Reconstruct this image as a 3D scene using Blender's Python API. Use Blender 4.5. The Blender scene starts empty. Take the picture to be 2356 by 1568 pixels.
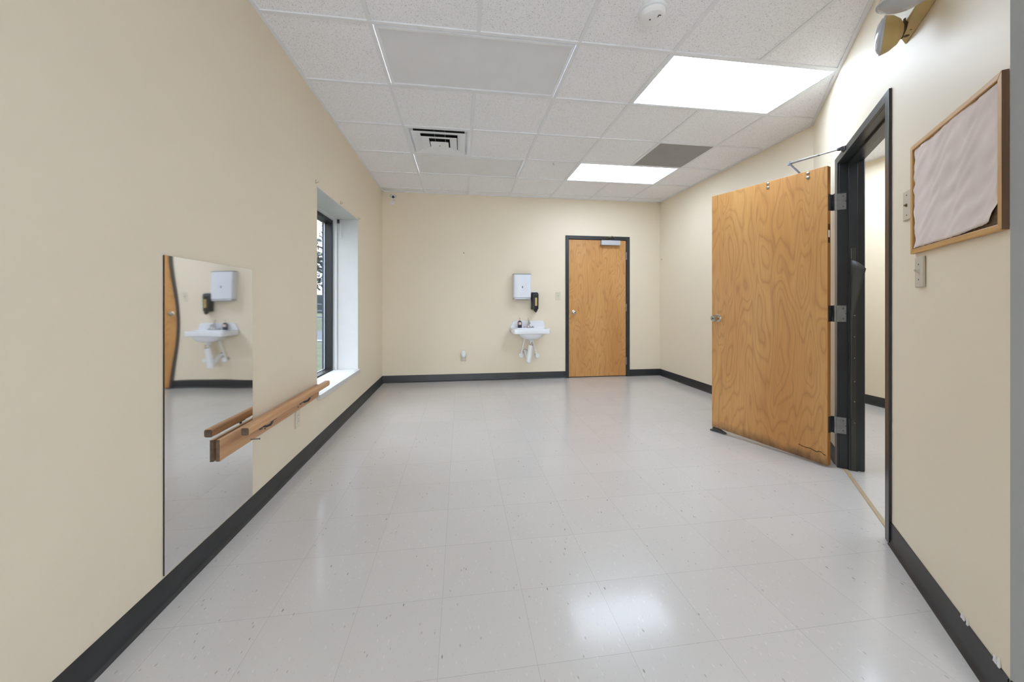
import bpy, bmesh, math, random
from mathutils import Vector, Matrix
R = math.radians
random.seed(7)
scene = bpy.context.scene
COL = scene.collection

# ------------------------------------------------------------------ measures
D = 5.398            # far wall
W = 4.18             # right wall (far part)
H = 2.6965           # ceiling
P0 = Vector((4.18, 2.864))                    # inner corner: right wall / angled wall
DV = Vector((.617, .787)).normalized()        # along the angled wall, away from the camera
NV = Vector((-DV.y, DV.x))                    # out of the angled wall, into the room
SN = 2.617                                    # length of the angled wall
RZ_S = math.atan2(-DV.y, -DV.x)               # local x runs along the wall towards the camera, -y into the room
P1 = P0 - DV * SN
YB = -3.3            # wall behind the camera
XC = 5.6             # corridor far wall


def S(s, off=0., z=0.):
    p = P0 - DV * s + NV * off
    return Vector((p.x, p.y, z))


# ------------------------------------------------------------------ node helpers
def srgb(r, g, b):
    f = lambda c: (c / 255) / 12.92 if c / 255 <= .04045 else (((c / 255) + .055) / 1.055) ** 2.4
    return (f(r), f(g), f(b), 1)


class NT:
    def __init__(s, name):
        s.m = bpy.data.materials.new(name); s.m.use_nodes = True
        s.t = s.m.node_tree; s.b = s.t.nodes['Principled BSDF']

    def n(s, typ, **kw):
        nd = s.t.nodes.new(typ)
        for k, v in kw.items():
            if k.startswith('i_'):
                nd.inputs[k[2:].replace('_', ' ')].default_value = v
            else:
                setattr(nd, k, v)
        return nd

    def l(s, a, b):
        s.t.links.new(a, b)

    def math(s, op, a, b=None, c=None):
        nd = s.n('ShaderNodeMath', operation=op)
        for i, v in enumerate((a, b, c)):
            if v is None: continue
            if isinstance(v, (int, float)): nd.inputs[i].default_value = v
            else: s.l(v, nd.inputs[i])
        return nd.outputs[0]

    def mix(s, fac, a, b, blend='MIX'):
        nd = s.n('ShaderNodeMix', data_type='RGBA', blend_type=blend)
        for sock, v in ((nd.inputs[0], fac), (nd.inputs[6], a), (nd.inputs[7], b)):
            if isinstance(v, (int, float, tuple)): sock.default_value = v
            else: s.l(v, sock)
        return nd.outputs[2]

    def ramp(s, fac, stops):
        nd = s.n('ShaderNodeValToRGB')
        el = nd.color_ramp.elements
        while len(el) < len(stops): el.new(.5)
        for e, (p, c) in zip(el, stops):
            e.position = p; e.color = c if isinstance(c, tuple) else (c, c, c, 1)
        s.l(fac, nd.inputs[0]); return nd.outputs[0]

    def coords(s, scale=(1, 1, 1), kind='Object', rot=(0, 0, 0)):
        tc = s.n('ShaderNodeTexCoord'); mp = s.n('ShaderNodeMapping')
        mp.inputs['Scale'].default_value = scale; mp.inputs['Rotation'].default_value = rot
        s.l(tc.outputs[kind], mp.inputs[0]); return mp.outputs[0]

    def noise(s, vec, scale, detail=2, rough=.5, dist=0):
        nd = s.n('ShaderNodeTexNoise', i_Scale=scale, i_Detail=detail, i_Roughness=rough, i_Distortion=dist)
        s.l(vec, nd.inputs['Vector']); return nd.outputs[0]

    def bump(s, h, strength=.2, dist=.002):
        nd = s.n('ShaderNodeBump', i_Strength=strength, i_Distance=dist)
        s.l(h, nd.inputs['Height']); s.l(nd.outputs[0], s.b.inputs['Normal'])

    def set(s, **kw):
        for k, v in kw.items():
            s.b.inputs[k.replace('_', ' ')].default_value = v
        return s


def plain(name, c, rough=.5, metal=0., bump=None, var=.04, spec=.5, vscale=6):
    k = NT(name); k.set(Roughness=rough, Metallic=metal)
    k.b.inputs['Specular IOR Level'].default_value = spec
    col = srgb(*c)
    v = k.noise(k.coords(), vscale, 3)
    dk = tuple(x * (1 - var * 2) for x in col[:3]) + (1,)
    lt = tuple(min(1, x * (1 + var * 2)) for x in col[:3]) + (1,)
    k.l(k.ramp(v, [(.3, dk), (.7, lt)]), k.b.inputs['Base Color'])
    if bump:
        k.bump(k.noise(k.coords(), bump[0], 3), bump[1], .002)
    return k.m


def wood_veneer(name, base, dark, light, seed, fig=(3.8, .74), lines=13, dirt=False):
    k = NT(name); k.set(Roughness=.38)
    tc = k.n('ShaderNodeTexCoord')
    mp = k.n('ShaderNodeMapping'); mp.inputs['Location'].default_value = (seed, seed * 1.7, seed * .6)
    mp.inputs['Scale'].default_value = (fig[0], .4, fig[1]); k.l(tc.outputs['Object'], mp.inputs[0])
    f = k.noise(mp.outputs[0], 1.9, 1.6, .42, .35)
    lin = k.math('MULTIPLY', f, lines)
    tri = k.math('PINGPONG', lin, .5)                       # contour bands 0..0.5
    line = k.ramp(tri, [(0.0, 1.), (.10, .4), (.26, 0.)])
    big = k.noise(mp.outputs[0], .9, 2)
    mp2 = k.n('ShaderNodeMapping'); mp2.inputs['Scale'].default_value = (150, 150, 5); k.l(tc.outputs['Object'], mp2.inputs[0])
    grain = k.noise(mp2.outputs[0], 1, 3)
    c = k.mix(k.ramp(big, [(.3, 0.), (.7, 1.)]), srgb(*base), srgb(*light))
    c = k.mix(k.math('MULTIPLY', line, .37), c, srgb(*dark))
    band = k.ramp(k.math('FRACT', k.math('MULTIPLY', f, lines * .5)), [(0., 0.), (.5, 1.), (1., 0.)])
    c = k.mix(k.math('MULTIPLY', band, .14), c, srgb(*dark))
    c = k.mix(k.math('MULTIPLY', k.ramp(grain, [(.35, 1.), (.6, 0.)]), .16), c, srgb(*dark))
    if dirt:                                                # scuffed, soiled bottom edge with its own ragged outline
        sp = k.n('ShaderNodeSeparateXYZ'); k.l(tc.outputs['Object'], sp.inputs[0])
        nz = k.noise(k.coords((9, 9, 5)), 1.2, 5, .6)
        ed = k.math('ADD', sp.outputs[2], k.math('MULTIPLY', k.math('SUBTRACT', nz, .5), .16))
        c = k.mix(k.math('MULTIPLY', k.ramp(ed, [(.0, 1.), (.035, .75), (.10, 0.)]), .8), c, srgb(62, 48, 40))
    k.l(c, k.b.inputs['Base Color'])
    k.bump(grain, .08, .001)
    return k.m


def wood_solid(name, base, dark, axis=0, rough=.45):
    k = NT(name); k.set(Roughness=rough)
    sc = [28, 28, 28]; sc[axis] = 1.6
    g = k.noise(k.coords(tuple(sc)), 1, 4, .6, .4)
    k.l(k.ramp(g, [(.3, srgb(*dark)), (.62, srgb(*base))]), k.b.inputs['Base Color'])
    k.bump(g, .1, .001)
    return k.m


M = {}


def wall_paint(name, c):
    k = NT(name); k.set(Roughness=.5)
    k.b.inputs['Specular IOR Level'].default_value = .4
    v = k.noise(k.coords(), 1.3, 4)
    col = srgb(*c)
    k.l(k.ramp(v, [(.3, tuple(x * .97 for x in col[:3]) + (1,)), (.7, col)]), k.b.inputs['Base Color'])
    k.bump(k.noise(k.coords(), 260, 2), .12, .001)
    return k.m


M['cream'] = wall_paint('cream wall paint', (231, 219, 198))
M['cream_r'] = M['cream']
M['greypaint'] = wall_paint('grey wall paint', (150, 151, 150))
M['white'] = plain('white painted trim', (206, 206, 205), .4, var=.01)
M['charcoal'] = plain('charcoal gloss frame paint', (47, 50, 54), .28, var=.05, bump=(40, .05))
M['vinyl'] = plain('black vinyl base', (40, 42, 45), .42, var=.08, bump=(30, .06))
M['black'] = plain('black plastic', (22, 22, 23), .35, var=.02)
M['rubber'] = plain('black rubber', (62, 62, 58), .45, var=.05)
M['steel'] = plain('satin steel', (150, 152, 155), .38, .9, var=.06, vscale=30)
M['steel_dark'] = plain('dull dark steel', (86, 88, 92), .42, .85, var=.15, vscale=40)
M['chrome'] = plain('chrome', (205, 205, 208), .16, 1., var=.01)
M['nickel'] = plain('satin nickel', (190, 184, 174), .25, 1., var=.02)
M['bronze'] = plain('bronze hardware', (96, 82, 62), .4, .8, var=.1, vscale=50)
M['silver'] = plain('silver paint', (188, 190, 198), .4, .3, var=.03)
M['porcelain'] = plain('white porcelain', (232, 234, 240), .12, var=.005)
M['pvc'] = plain('white plastic pipe cover', (236, 238, 242), .4, var=.01)
M['whiteplastic'] = plain('white plastic', (232, 233, 236), .35, var=.01)
M['bluewhite'] = plain('white enamel', (222, 226, 236), .3, var=.01)
M['ivory'] = plain('ivory plastic', (214, 206, 186), .4, var=.02)
M['almond'] = plain('grey almond plastic', (196, 188, 172), .45, var=.02)
M['yellowed'] = plain('yellowed beige plastic', (188, 164, 110), .45, var=.05)
M['dark'] = plain('dark cavity', (48, 46, 44), .8, var=.02)
M['brown'] = plain('rust brown', (70, 48, 34), .7, var=.1)
M['paper'] = plain('pale pink paper', (222, 208, 203), .85, var=.03, bump=(9, .5))
M['cork'] = plain('dark cork', (96, 72, 46), .9, var=.25, vscale=90, bump=(120, .4))
M['tan'] = plain('tan floor strip', (172, 152, 124), .5, var=.05)
M['amber'] = plain('amber soap window', (196, 172, 110), .2, var=.04)
M['label'] = plain('bottle label', (216, 190, 178), .5, var=.2, vscale=60)
M['purple'] = plain('dark purple soap', (52, 42, 62), .2, var=.1, vscale=50)
M['oak'] = wood_solid('oak frame', (204, 160, 98), (176, 130, 72), 0)
M['oak_v'] = wood_solid('oak frame upright', (204, 160, 98), (176, 130, 72), 2)
M['walnut'] = wood_solid('dark stained edge', (78, 54, 30), (54, 36, 20), 2, .85)
M['railwood'] = wood_solid('varnished pine rail', (200, 156, 114), (172, 126, 86), 0)
M['endgrain'] = plain('end grain', (92, 74, 58), .8, var=.15, vscale=60)
M['veneer_far'] = wood_veneer('birch veneer door', (198, 144, 84), (148, 92, 44), (214, 164, 104), 3.1)
M['veneer_near'] = wood_veneer('worn birch veneer door', (202, 146, 84), (146, 92, 46), (214, 164, 102), 8.4, lines=14, dirt=True)
M['door_edge'] = wood_solid('door edge wood', (176, 124, 66), (140, 92, 44), 2)
M['tbar'] = plain('white grid paint', (228, 231, 236), .5, var=.01)
M['lens_off'] = plain('grey translucent lens', (222, 224, 230), .3, var=.01)
M['return'] = plain('grey return grille', (150, 150, 150), .6, var=.02)
M['trim_grey'] = plain('window trim edge', (224, 226, 228), .4, var=.01)


def emit(name, c, s):
    k = NT(name); k.set(Roughness=.4)
    k.b.inputs['Base Color'].default_value = (.8, .8, .8, 1)
    sp = k.n('ShaderNodeTexCoord'); xyz = k.n('ShaderNodeSeparateXYZ'); k.l(sp.outputs['Object'], xyz.inputs[0])
    # soft bands: the tubes behind the lens
    band = k.math('ABSOLUTE', k.math('SINE', k.math('MULTIPLY', xyz.outputs[1], 16)))
    st = k.math('MULTIPLY_ADD', band, s * .18, s * .9)
    k.b.inputs['Emission Color'].default_value = c
    k.l(st, k.b.inputs['Emission Strength'])
    return k.m


LAMP = 6.0
M['lens_on'] = emit('lit lens', (.71, .845, 1.0, 1), LAMP)


def ceiling_tile():
    k = NT('fissured mineral ceiling tile'); k.set(Roughness=.9)
    k.b.inputs['Specular IOR Level'].default_value = .1
    a = k.noise(k.coords((1, .45, 1), rot=(0, 0, .5)), 215, 1.5, .5, .8)
    b = k.noise(k.coords((.5, 1, 1), rot=(0, 0, .25)), 195, 1.5, .5, .8)
    c = k.noise(k.coords(), 300, 2)
    ma = k.ramp(a, [(.315, 1.), (.365, 0.)]); mb = k.ramp(b, [(.30, 1.), (.35, 0.)])
    mc = k.ramp(c, [(.33, 1.), (.42, 0.)])
    m = k.math('MAXIMUM', k.math('MAXIMUM', ma, mb), k.math('MULTIPLY', mc, .6))
    k.l(k.mix(k.math('MULTIPLY', m, .6), srgb(243, 244, 249), srgb(158, 158, 160)), k.b.inputs['Base Color'])
    k.bump(k.math('SUBTRACT', 1., m), .4, .003)
    return k.m


M['tile'] = ceiling_tile()


def floor_tile():
    k = NT('speckled vinyl floor tile')
    tc = k.n('ShaderNodeTexCoord'); sp = k.n('ShaderNodeSeparateXYZ'); k.l(tc.outputs['Object'], sp.inputs[0])
    fx = k.math('DIVIDE', k.math('SUBTRACT', sp.outputs[0], 1.0225), .305)
    fy = k.math('DIVIDE', k.math('SUBTRACT', sp.outputs[1], 1.1223), .305)
    ex = k.math('MULTIPLY', k.math('PINGPONG', fx, .5), .305)
    ey = k.math('MULTIPLY', k.math('PINGPONG', fy, .5), .305)
    e = k.math('MINIMUM', ex, ey)
    seam = k.ramp(k.math('MULTIPLY', e, 100), [(.03, 1.), (.13, 0.)])
    cell = k.n('ShaderNodeCombineXYZ'); k.l(k.math('FLOOR', fx), cell.inputs[0]); k.l(k.math('FLOOR', fy), cell.inputs[1])
    wn = k.n('ShaderNodeTexWhiteNoise'); k.l(cell.outputs[0], wn.inputs['Vector'])
    tint = k.mix(wn.outputs[0], srgb(195, 191, 188), srgb(198, 194, 191))

    def chips(scale, vec_scale, lo, hi, rot=0.):
        v = k.n('ShaderNodeTexVoronoi', i_Scale=scale, i_Randomness=1.)
        k.l(k.coords(vec_scale, rot=(0, 0, rot)), v.inputs['Vector'])
        mask = k.ramp(v.outputs['Distance'], [(.17, 1.), (.24, 0.)])
        s2 = k.n('ShaderNodeSeparateColor'); k.l(v.outputs['Color'], s2.inputs[0])
        sel = k.math('MULTIPLY', k.math('GREATER_THAN', s2.outputs[0], lo), k.math('LESS_THAN', s2.outputs[0], hi))
        return k.math('MULTIPLY', mask, sel)
    c = k.mix(k.math('MULTIPLY', chips(75, (1, .40, 1), .55, .95, .15), .35), tint, srgb(218, 214, 210))
    c = k.mix(k.math('MULTIPLY', chips(120, (1, .5, 1), .6, .95, -.2), .35), c, srgb(174, 167, 161))
    c = k.mix(k.math('MULTIPLY', chips(82, (1.1, .42, 1), .93, .985, .2), .5), c, srgb(130, 120, 114))
    c = k.mix(k.math('MULTIPLY', chips(66, (1.2, .45, 1), .0, .020, -.25), .65), c, srgb(86, 80, 78))
    c = k.mix(k.math('MULTIPLY', chips(60, (1, .7, 1), .9985, 1.01), .8), c, srgb(150, 96, 88))
    cloud = k.noise(k.coords(), 1.1, 4)
    c = k.mix(k.math('MULTIPLY', k.ramp(cloud, [(.35, 1.), (.6, 0.)]), .12), c, srgb(176, 166, 158))
    c = k.mix(k.math('MULTIPLY', seam, .38), c, srgb(128, 120, 114))
    k.l(c, k.b.inputs['Base Color'])
    k.set(Roughness=.2, Coat_Weight=.32, Coat_Roughness=.11, Coat_IOR=1.5)      # worn wax over the vinyl
    k.b.inputs['Specular IOR Level'].default_value = .28
    rn = k.noise(k.coords(), 5, 3)
    k.l(k.math('MULTIPLY_ADD', rn, .08, .20), k.b.inputs['Roughness'])
    k.bump(k.noise(k.coords(), 14, 3), .02, .002)
    return k.m


M['floor'] = floor_tile()


def mirror_mat():
    k = NT('acrylic mirror'); k.set(Metallic=1., Roughness=.035)
    k.b.inputs['Base Color'].default_value = (.82, .83, .84, 1)
    return k.m


M['mirror'] = mirror_mat()


def glass_mat(name, c=(1, 1, 1, 1)):
    k = NT(name)
    t = k.n('ShaderNodeBsdfTransparent'); t.inputs[0].default_value = c
    g = k.n('ShaderNodeBsdfGlossy'); g.inputs['Roughness'].default_value = .02
    lw = k.n('ShaderNodeLayerWeight', i_Blend=.5); mx = k.n('ShaderNodeMixShader')
    k.l(k.math('MULTIPLY_ADD', k.math('POWER', lw.outputs['Facing'], 5.), .8, .03), mx.inputs[0]); k.l(t.outputs[0], mx.inputs[1]); k.l(g.outputs[0], mx.inputs[2])
    out = k.t.nodes['Material Output']; k.l(mx.outputs[0], out.inputs[0])
    return k.m


M['anodised'] = plain('black anodised frame', (30, 30, 31), .4, var=.05)
M['glass'] = glass_mat('tinted window glass', (.50, .515, .53, 1))
M['glass_clear'] = glass_mat('clear window glass', (.95, .96, .97, 1))
k = NT('clear lens'); k.set(Roughness=.08, IOR=1.45); k.b.inputs['Transmission Weight'].default_value = .7
k.b.inputs['Base Color'].default_value = (.95, .96, .97, 1); M['clear'] = k.m
M['grass'] = plain('lawn grass', (66, 74, 56), .9, var=.18, vscale=3, bump=(60, .5))
M['asphalt'] = plain('asphalt', (76, 80, 88), .9, var=.06)
M['kerb'] = plain('pale kerb', (120, 122, 126), .9, var=.05)
M['leaf'] = plain('tree leaves', (96, 104, 104), .7, var=.2, vscale=4)
M['bark'] = plain('bark', (52, 48, 46), .9, var=.15)
M['fence'] = plain('galvanised fence', (104, 110, 118), .6, .2, var=.05)
M['brick'] = plain('grey blue exterior brick', (66, 72, 84), .9, var=.08, vscale=14)
M['hills'] = plain('far hedge', (60, 66, 70), .9, var=.15, vscale=2)


# ------------------------------------------------------------------ mesh helper
class MB:
    def __init__(s, mat=None):
        s.bm = bmesh.new(); s.x = mat or Matrix.Identity(4)

    def v(s, p): return s.bm.verts.new(s.x @ Vector(p))

    def box(s, lo, hi):
        lo, hi = [min(a, b) for a, b in zip(lo, hi)], [max(a, b) for a, b in zip(lo, hi)]
        c = [s.v((x, y, z)) for x in (lo[0], hi[0]) for y in (lo[1], hi[1]) for z in (lo[2], hi[2])]
        for f in ((0, 1, 3, 2), (4, 6, 7, 5), (0, 4, 5, 1), (2, 3, 7, 6), (0, 2, 6, 4), (1, 5, 7, 3)):
            s.bm.faces.new([c[i] for i in f])
        return s

    def quad(s, pts):
        s.bm.faces.new([s.v(p) for p in pts]); return s

    def loft(s, loops, closed=True, cap=True):
        L = [[s.v(p) for p in lp] for lp in loops]
        n = len(L[0])
        for a, b in zip(L, L[1:]):
            for i in range(n if closed else n - 1):
                j = (i + 1) % n
                s.bm.faces.new((a[i], a[j], b[j], b[i]))
        if cap:
            s.bm.faces.new(L[0][::-1]); s.bm.faces.new(L[-1])
        return s

    def prism(s, poly, axis, a, b):
        """poly: 2-D points in the other two axes (cyclic order), extruded along axis from a to b"""
        def P(q, t):
            r = [0, 0, 0]; r[axis] = t
            o = [i for i in range(3) if i != axis]
            r[o[0]], r[o[1]] = q; return r
        return s.loft([[P(q, a) for q in poly], [P(q, b) for q in poly]])

    def tube(s, pts, rad, n=14, cap=True):
        pts = [Vector(p) for p in pts]
        rad = [rad] * len(pts) if isinstance(rad, (int, float)) else rad
        loops = []; up = None
        for i, p in enumerate(pts):
            t = (pts[min(i + 1, len(pts) - 1)] - pts[max(i - 1, 0)]).normalized()
            if up is None:
                up = Vector((0, 0, 1)) if abs(t.z) < .9 else Vector((1, 0, 0))
            a = (up - t * up.dot(t)).normalized(); b = t.cross(a); up = a
            loops.append([p + (a * math.cos(2 * math.pi * k / n) + b * math.sin(2 * math.pi * k / n)) * rad[i] for k in range(n)])
        return s.loft(loops, cap=cap)

    def lathe(s, prof, origin, axis, n=28, cap=True):
        """prof: (radius, distance along axis)"""
        o = Vector(origin); t = Vector(axis).normalized()
        up = Vector((0, 0, 1)) if abs(t.z) < .9 else Vector((1, 0, 0))
        a = (up - t * up.dot(t)).normalized(); b = t.cross(a)
        return s.loft([[o + t * d + (a * math.cos(2 * math.pi * k / n) + b * math.sin(2 * math.pi * k / n)) * max(r, .0004) for k in range(n)] for r, d in prof], cap=cap)

    def ball(s, c, r, n=12, sc=(1, 1, 1)):
        prof = [(math.sin(math.pi * i / n), -math.cos(math.pi * i / n)) for i in range(n + 1)]
        c = Vector(c)
        loops = [[c + Vector((r * sc[0] * q * math.cos(2 * math.pi * k / 16), r * sc[1] * q * math.sin(2 * math.pi * k / 16), r * sc[2] * d)) for k in range(16)]
                 for q, d in [(max(q, .01), d) for q, d in prof]]
        return s.loft(loops)

    def build(s, name, mat, parent=None, bevel=0., seg=2, smooth=True, angle=35):
        bmesh.ops.recalc_face_normals(s.bm, faces=s.bm.faces[:])
        me = bpy.data.meshes.new(name); s.bm.to_mesh(me); s.bm.free()
        me.materials.append(M[mat] if isinstance(mat, str) else mat)
        if smooth:
            me.polygons.foreach_set('use_smooth', [True] * len(me.polygons))
            me.set_sharp_from_angle(angle=R(angle))
        o = bpy.data.objects.new(name, me); COL.objects.link(o)
        if parent: o.parent = parent
        if bevel:
            b = o.modifiers.new('Bevel', 'BEVEL'); b.width = bevel; b.segments = seg; b.limit_method = 'ANGLE'; b.angle_limit = R(40)
            b.harden_normals = False
        return o


def box(name, lo, hi, mat, parent=None, bevel=0., seg=2):
    return MB().box(lo, hi).build(name, mat, parent, bevel, seg)


def rrect(cx, cy, w, h, r, z, n=6):
    pts = []
    for ax, ay, a0 in ((w / 2 - r, h / 2 - r, 0), (-w / 2 + r, h / 2 - r, 90), (-w / 2 + r, -h / 2 + r, 180), (w / 2 - r, -h / 2 + r, 270)):
        for i in range(n + 1):
            t = R(a0 + 90 * i / n)
            pts.append((cx + ax + r * math.cos(t), cy + ay + r * math.sin(t), z))
    return pts


def thing(name, label, cat, loc=(0, 0, 0), rz=0., group=None):
    o = bpy.data.objects.new(name, None); COL.objects.link(o)
    o.empty_display_size = .1; o.location = loc; o.rotation_euler = (0, 0, rz)
    return tag(o, label, cat, group)


def tag(o, label, cat, group=None):
    o['label'] = label; o['category'] = cat
    if group: o['group'] = group
    return o


def struct(o, label=None, cat=None):
    o['kind'] = 'structure'
    if label: o['label'] = label
    if cat: o['category'] = cat
    return o


def sthing(name, label, loc, rz=0., cat=None):
    o = bpy.data.objects.new(name, None); COL.objects.link(o)
    o.location = loc; o.rotation_euler = (0, 0, rz); o.empty_display_size = .1
    return struct(o, label, cat)


SM = Matrix.Translation((P0.x, P0.y, 0)) @ Matrix.Rotation(RZ_S, 4, 'Z')     # angled wall frame: x=s, -y=into room
LW = R(90)                                                                    # left wall things: x=+y world, -y=into room
# ================================================================== ROOM SHELL
struct(box('floor', (-.0, YB - .1, -.08), (XC + .1, 6.6, 0), 'floor'), 'glossy pale speckled vinyl tile floor', 'floor')

# left wall with the window opening
WY0, WY1, WZ0, WZ1 = 3.008, 4.16, .40, 2.02
m = MB()
m.box((-.345, YB - .1, -.08), (0, WY0, 2.75)); m.box((-.345, WY1, -.08), (0, D + .1, 2.75))
m.box((-.345, WY0, -.08), (0, WY1, WZ0)); m.box((-.345, WY0, WZ1), (0, WY1, 2.75))
struct(m.build('wall_left', 'cream', smooth=False), 'cream wall with the window and mirror', 'wall')
# far wall with the closed door
m = MB()
m.box((0, D, -.08), (2.705, D + .12, 2.75)); m.box((3.63, D, -.08), (W - .001, D + .12, 2.75)); m.box((2.705, D, 2.095), (3.63, D + .12, 2.75))
struct(m.build('wall_far', 'cream', smooth=False), 'cream end wall with sink and closed door', 'wall')
struct(box('door_light_block', (2.5, D + .125, -.08), (3.85, D + .2, 2.4), 'greypaint'))  # unseen panel that blocks sky light leaking under the closed door
struct(box('wall_right', (W, P0.y + .0, -.08), (W + .12, 6.6, 2.75), 'cream'), 'cream side wall behind the open door', 'wall')
m = MB(SM)
m.box((0, 0, -.08), (.84, .125, 2.75)); m.box((1.765, 0, -.08), (SN, .125, 2.75)); m.box((.84, 0, 2.1), (1.765, .125, 2.75))
struct(m.build('wall_angled', 'cream', smooth=False), 'angled cream wall with the open doorway and bulletin board', 'wall')
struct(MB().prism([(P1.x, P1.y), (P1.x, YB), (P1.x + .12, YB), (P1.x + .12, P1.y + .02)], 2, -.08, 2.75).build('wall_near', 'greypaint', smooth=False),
       'grey wall at the right edge', 'wall')
m = MB()
m.box((-.345, YB - .12, -.08), (.25, YB, 2.75)); m.box((2.3, YB - .12, -.08), (P1.x + .12, YB, 2.75))
m.box((.25, YB - .12, -.08), (2.3, YB, .5)); m.box((.25, YB - .12, 2.3), (2.3, YB, 2.75))
struct(m.build('wall_back', 'cream', smooth=False), 'wall behind the camera with the added window', 'wall')
bw_ = sthing('unseen_window', 'unseen wide window added behind the camera for fill daylight', (.25, YB, .5), 0, 'window')  # unseen window, added to bring in daylight from behind the camera
m = MB()
for a in (0, .665, 1.333, 2.0): m.box((a, -.10, 0), (a + .05, -.04, 1.8))
for a, b in ((.05, .665), (.715, 1.333), (1.383, 2.0)): m.box((a, -.10, 0), (b, -.04, .05)); m.box((a, -.10, 1.75), (b, -.04, 1.8))
m.build('window_frame', 'charcoal', bw_)
box('window_pane', (.05, -.072, .05), (2.0, -.068, 1.75), 'glass_clear', bw_)
# corridor beyond the open door
struct(box('wall_corridor', (XC, .2, -.08), (XC + .1, 6.6, 2.75), 'cream'), 'cream corridor wall seen through the open doorway', 'wall')
struct(box('wall_corridor_end', (W + .12, 6.5, -.08), (XC, 6.6, 2.75), 'cream'))
struct(box('wall_corridor_near', (P1.x + .12, .1, -.08), (XC + .1, .2, 2.75), 'cream'))

# ------------------------------------------------------------------ ceiling
GX, GY, T = .5845, 2.1620, .61
XR = lambda y: W if y >= P0.y else (P1.x + (y - P1.y) * (P0.x - P1.x) / (P0.y - P1.y) if y > P1.y else P1.x)
lights = {(0, 0), (1, 0), (3, 0), (4, 0), (0, 3), (1, 3), (3, 3), (4, 3), (0, -6), (1, -6)}
vent_cell = (0, 2)
ce = MB()
for i in range(-1, 9):
    for j in range(-9, 7):
        if (i, j) in lights or (i, j) == vent_cell: continue
        x0, y0 = GX + i * T, GY + j * T
        if x0 > XC or y0 > 6.5: continue
        ce.box((x0, y0, H + .006), (x0 + T, y0 + T, H + .03))
ce.box((-.1, YB - .1, H + .32), (XC + .1, 6.6, H + .36))
ceiling = struct(ce.build('ceiling', 'tile', smooth=False), 'suspended ceiling of white fissured mineral tiles', 'ceiling')
g = MB(); hw = .012
for j in range(-8, 6):
    y = GY + j * T
    if YB < y < D: g.box((.02, y - hw, H - .001), (XR(y) - .01, y + hw, H + .0062))
for i in range(0, 6):
    x = GX + i * T
    ys = YB if x < P1.x else (P1.y + (x - P1.x) * (P0.y - P1.y) / (P0.x - P1.x))
    if x < W:
        for j in range(-9, 6):                    # main runs, left out where a light panel spans two cells
            y0, y1 = max(GY + j * T, ys), min(GY + (j + 1) * T, D)
            if y1 - y0 < .03: continue
            if i in (1, 4) and (i, j) in lights: continue
            g.box((x - hw, y0, H - .0004), (x + hw, y1, H + .0062))
for a, b in (((0, YB), (0, D)), ((0, D), (W, D)), ((W, D), (W, P0.y)), ((P0.x, P0.y), (P1.x, P1.y)), ((P1.x, P1.y), (P1.x, YB))):
    A, B = Vector(a), Vector(b); t = (B - A).normalized(); nn = Vector((t.y, -t.x)) * .022
    g.prism([tuple(A), tuple(B), tuple(B + nn), tuple(A + nn)], 2, H - .002, H + .006)
g.build('ceiling_grid', 'tbar', ceiling, smooth=False)


# ------------------------------------------------------------------ ceiling fixtures
def light_panel(i, j, lit, label):
    x0, y0 = GX + i * T + .013, GY + j * T + .013; w, dpt = 2 * T - .026, T - .026
    t = thing('ceiling_light', label, 'ceiling light', (x0, y0, H), 0, 'two-tile ceiling light panels')
    fr = .013 if lit else .024; dz = 0 if lit else -.003
    m = MB()
    e = 0 if lit else .004
    m.box((e, e, dz), (w - e, fr, .010)); m.box((e, dpt - fr, dz), (w - e, dpt - e, .010))
    m.box((e, fr, dz), (fr, dpt - fr, .010)); m.box((w - fr, fr, dz), (w - e, dpt - fr, .010))
    if not lit: m.box((-.004, -.004, .0095), (w + .004, e + .002, .0105)); m.box((-.004, dpt - e - .002, .0095), (w + .004, dpt + .004, .0105))
    m.build('frame', 'tbar', t, .002)
    m = MB(); m.box((fr - .002, fr - .002, .005), (w - fr + .002, dpt - fr + .002, .012))
    m.build('diffuser', 'lens_on' if lit else 'lens_off', t)['label'] = 'glowing white lens' if lit else 'grey unlit lens'
    return t


light_panel(0, 0, False, 'large unlit grey ceiling light panel nearest the left wall, in front of the vent')
light_panel(3, 0, True, 'large glowing ceiling light panel close to the open door and emergency light')
light_panel(0, 3, False, 'smaller-looking unlit ceiling light panel just beyond the square vent')
light_panel(3, 3, True, 'glowing ceiling light panel beside the dark grey return grille')
light_panel(0, -6, True, 'unseen lit ceiling panel added behind the camera for fill light')  # out of view, added to brighten the near part of the room

# square air diffuser
vx, vy = GX + .305, GY + 2.5 * T
t = thing('ceiling_vent', 'white square stepped air vent in the ceiling between two unlit light panels', 'air vent', (vx, vy, H))


def ring(m, o_, i_, zo, zi):
    c = [(-1, -1), (1, -1), (1, 1), (-1, 1)]
    lp = lambda r, z: [(a * r, b * r, z) for a, b in c]
    m.loft([lp(o_, zo), lp(i_, zi), lp(i_, zi + .003), lp(o_, zo + .004), lp(o_, zo)], cap=False)


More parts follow.
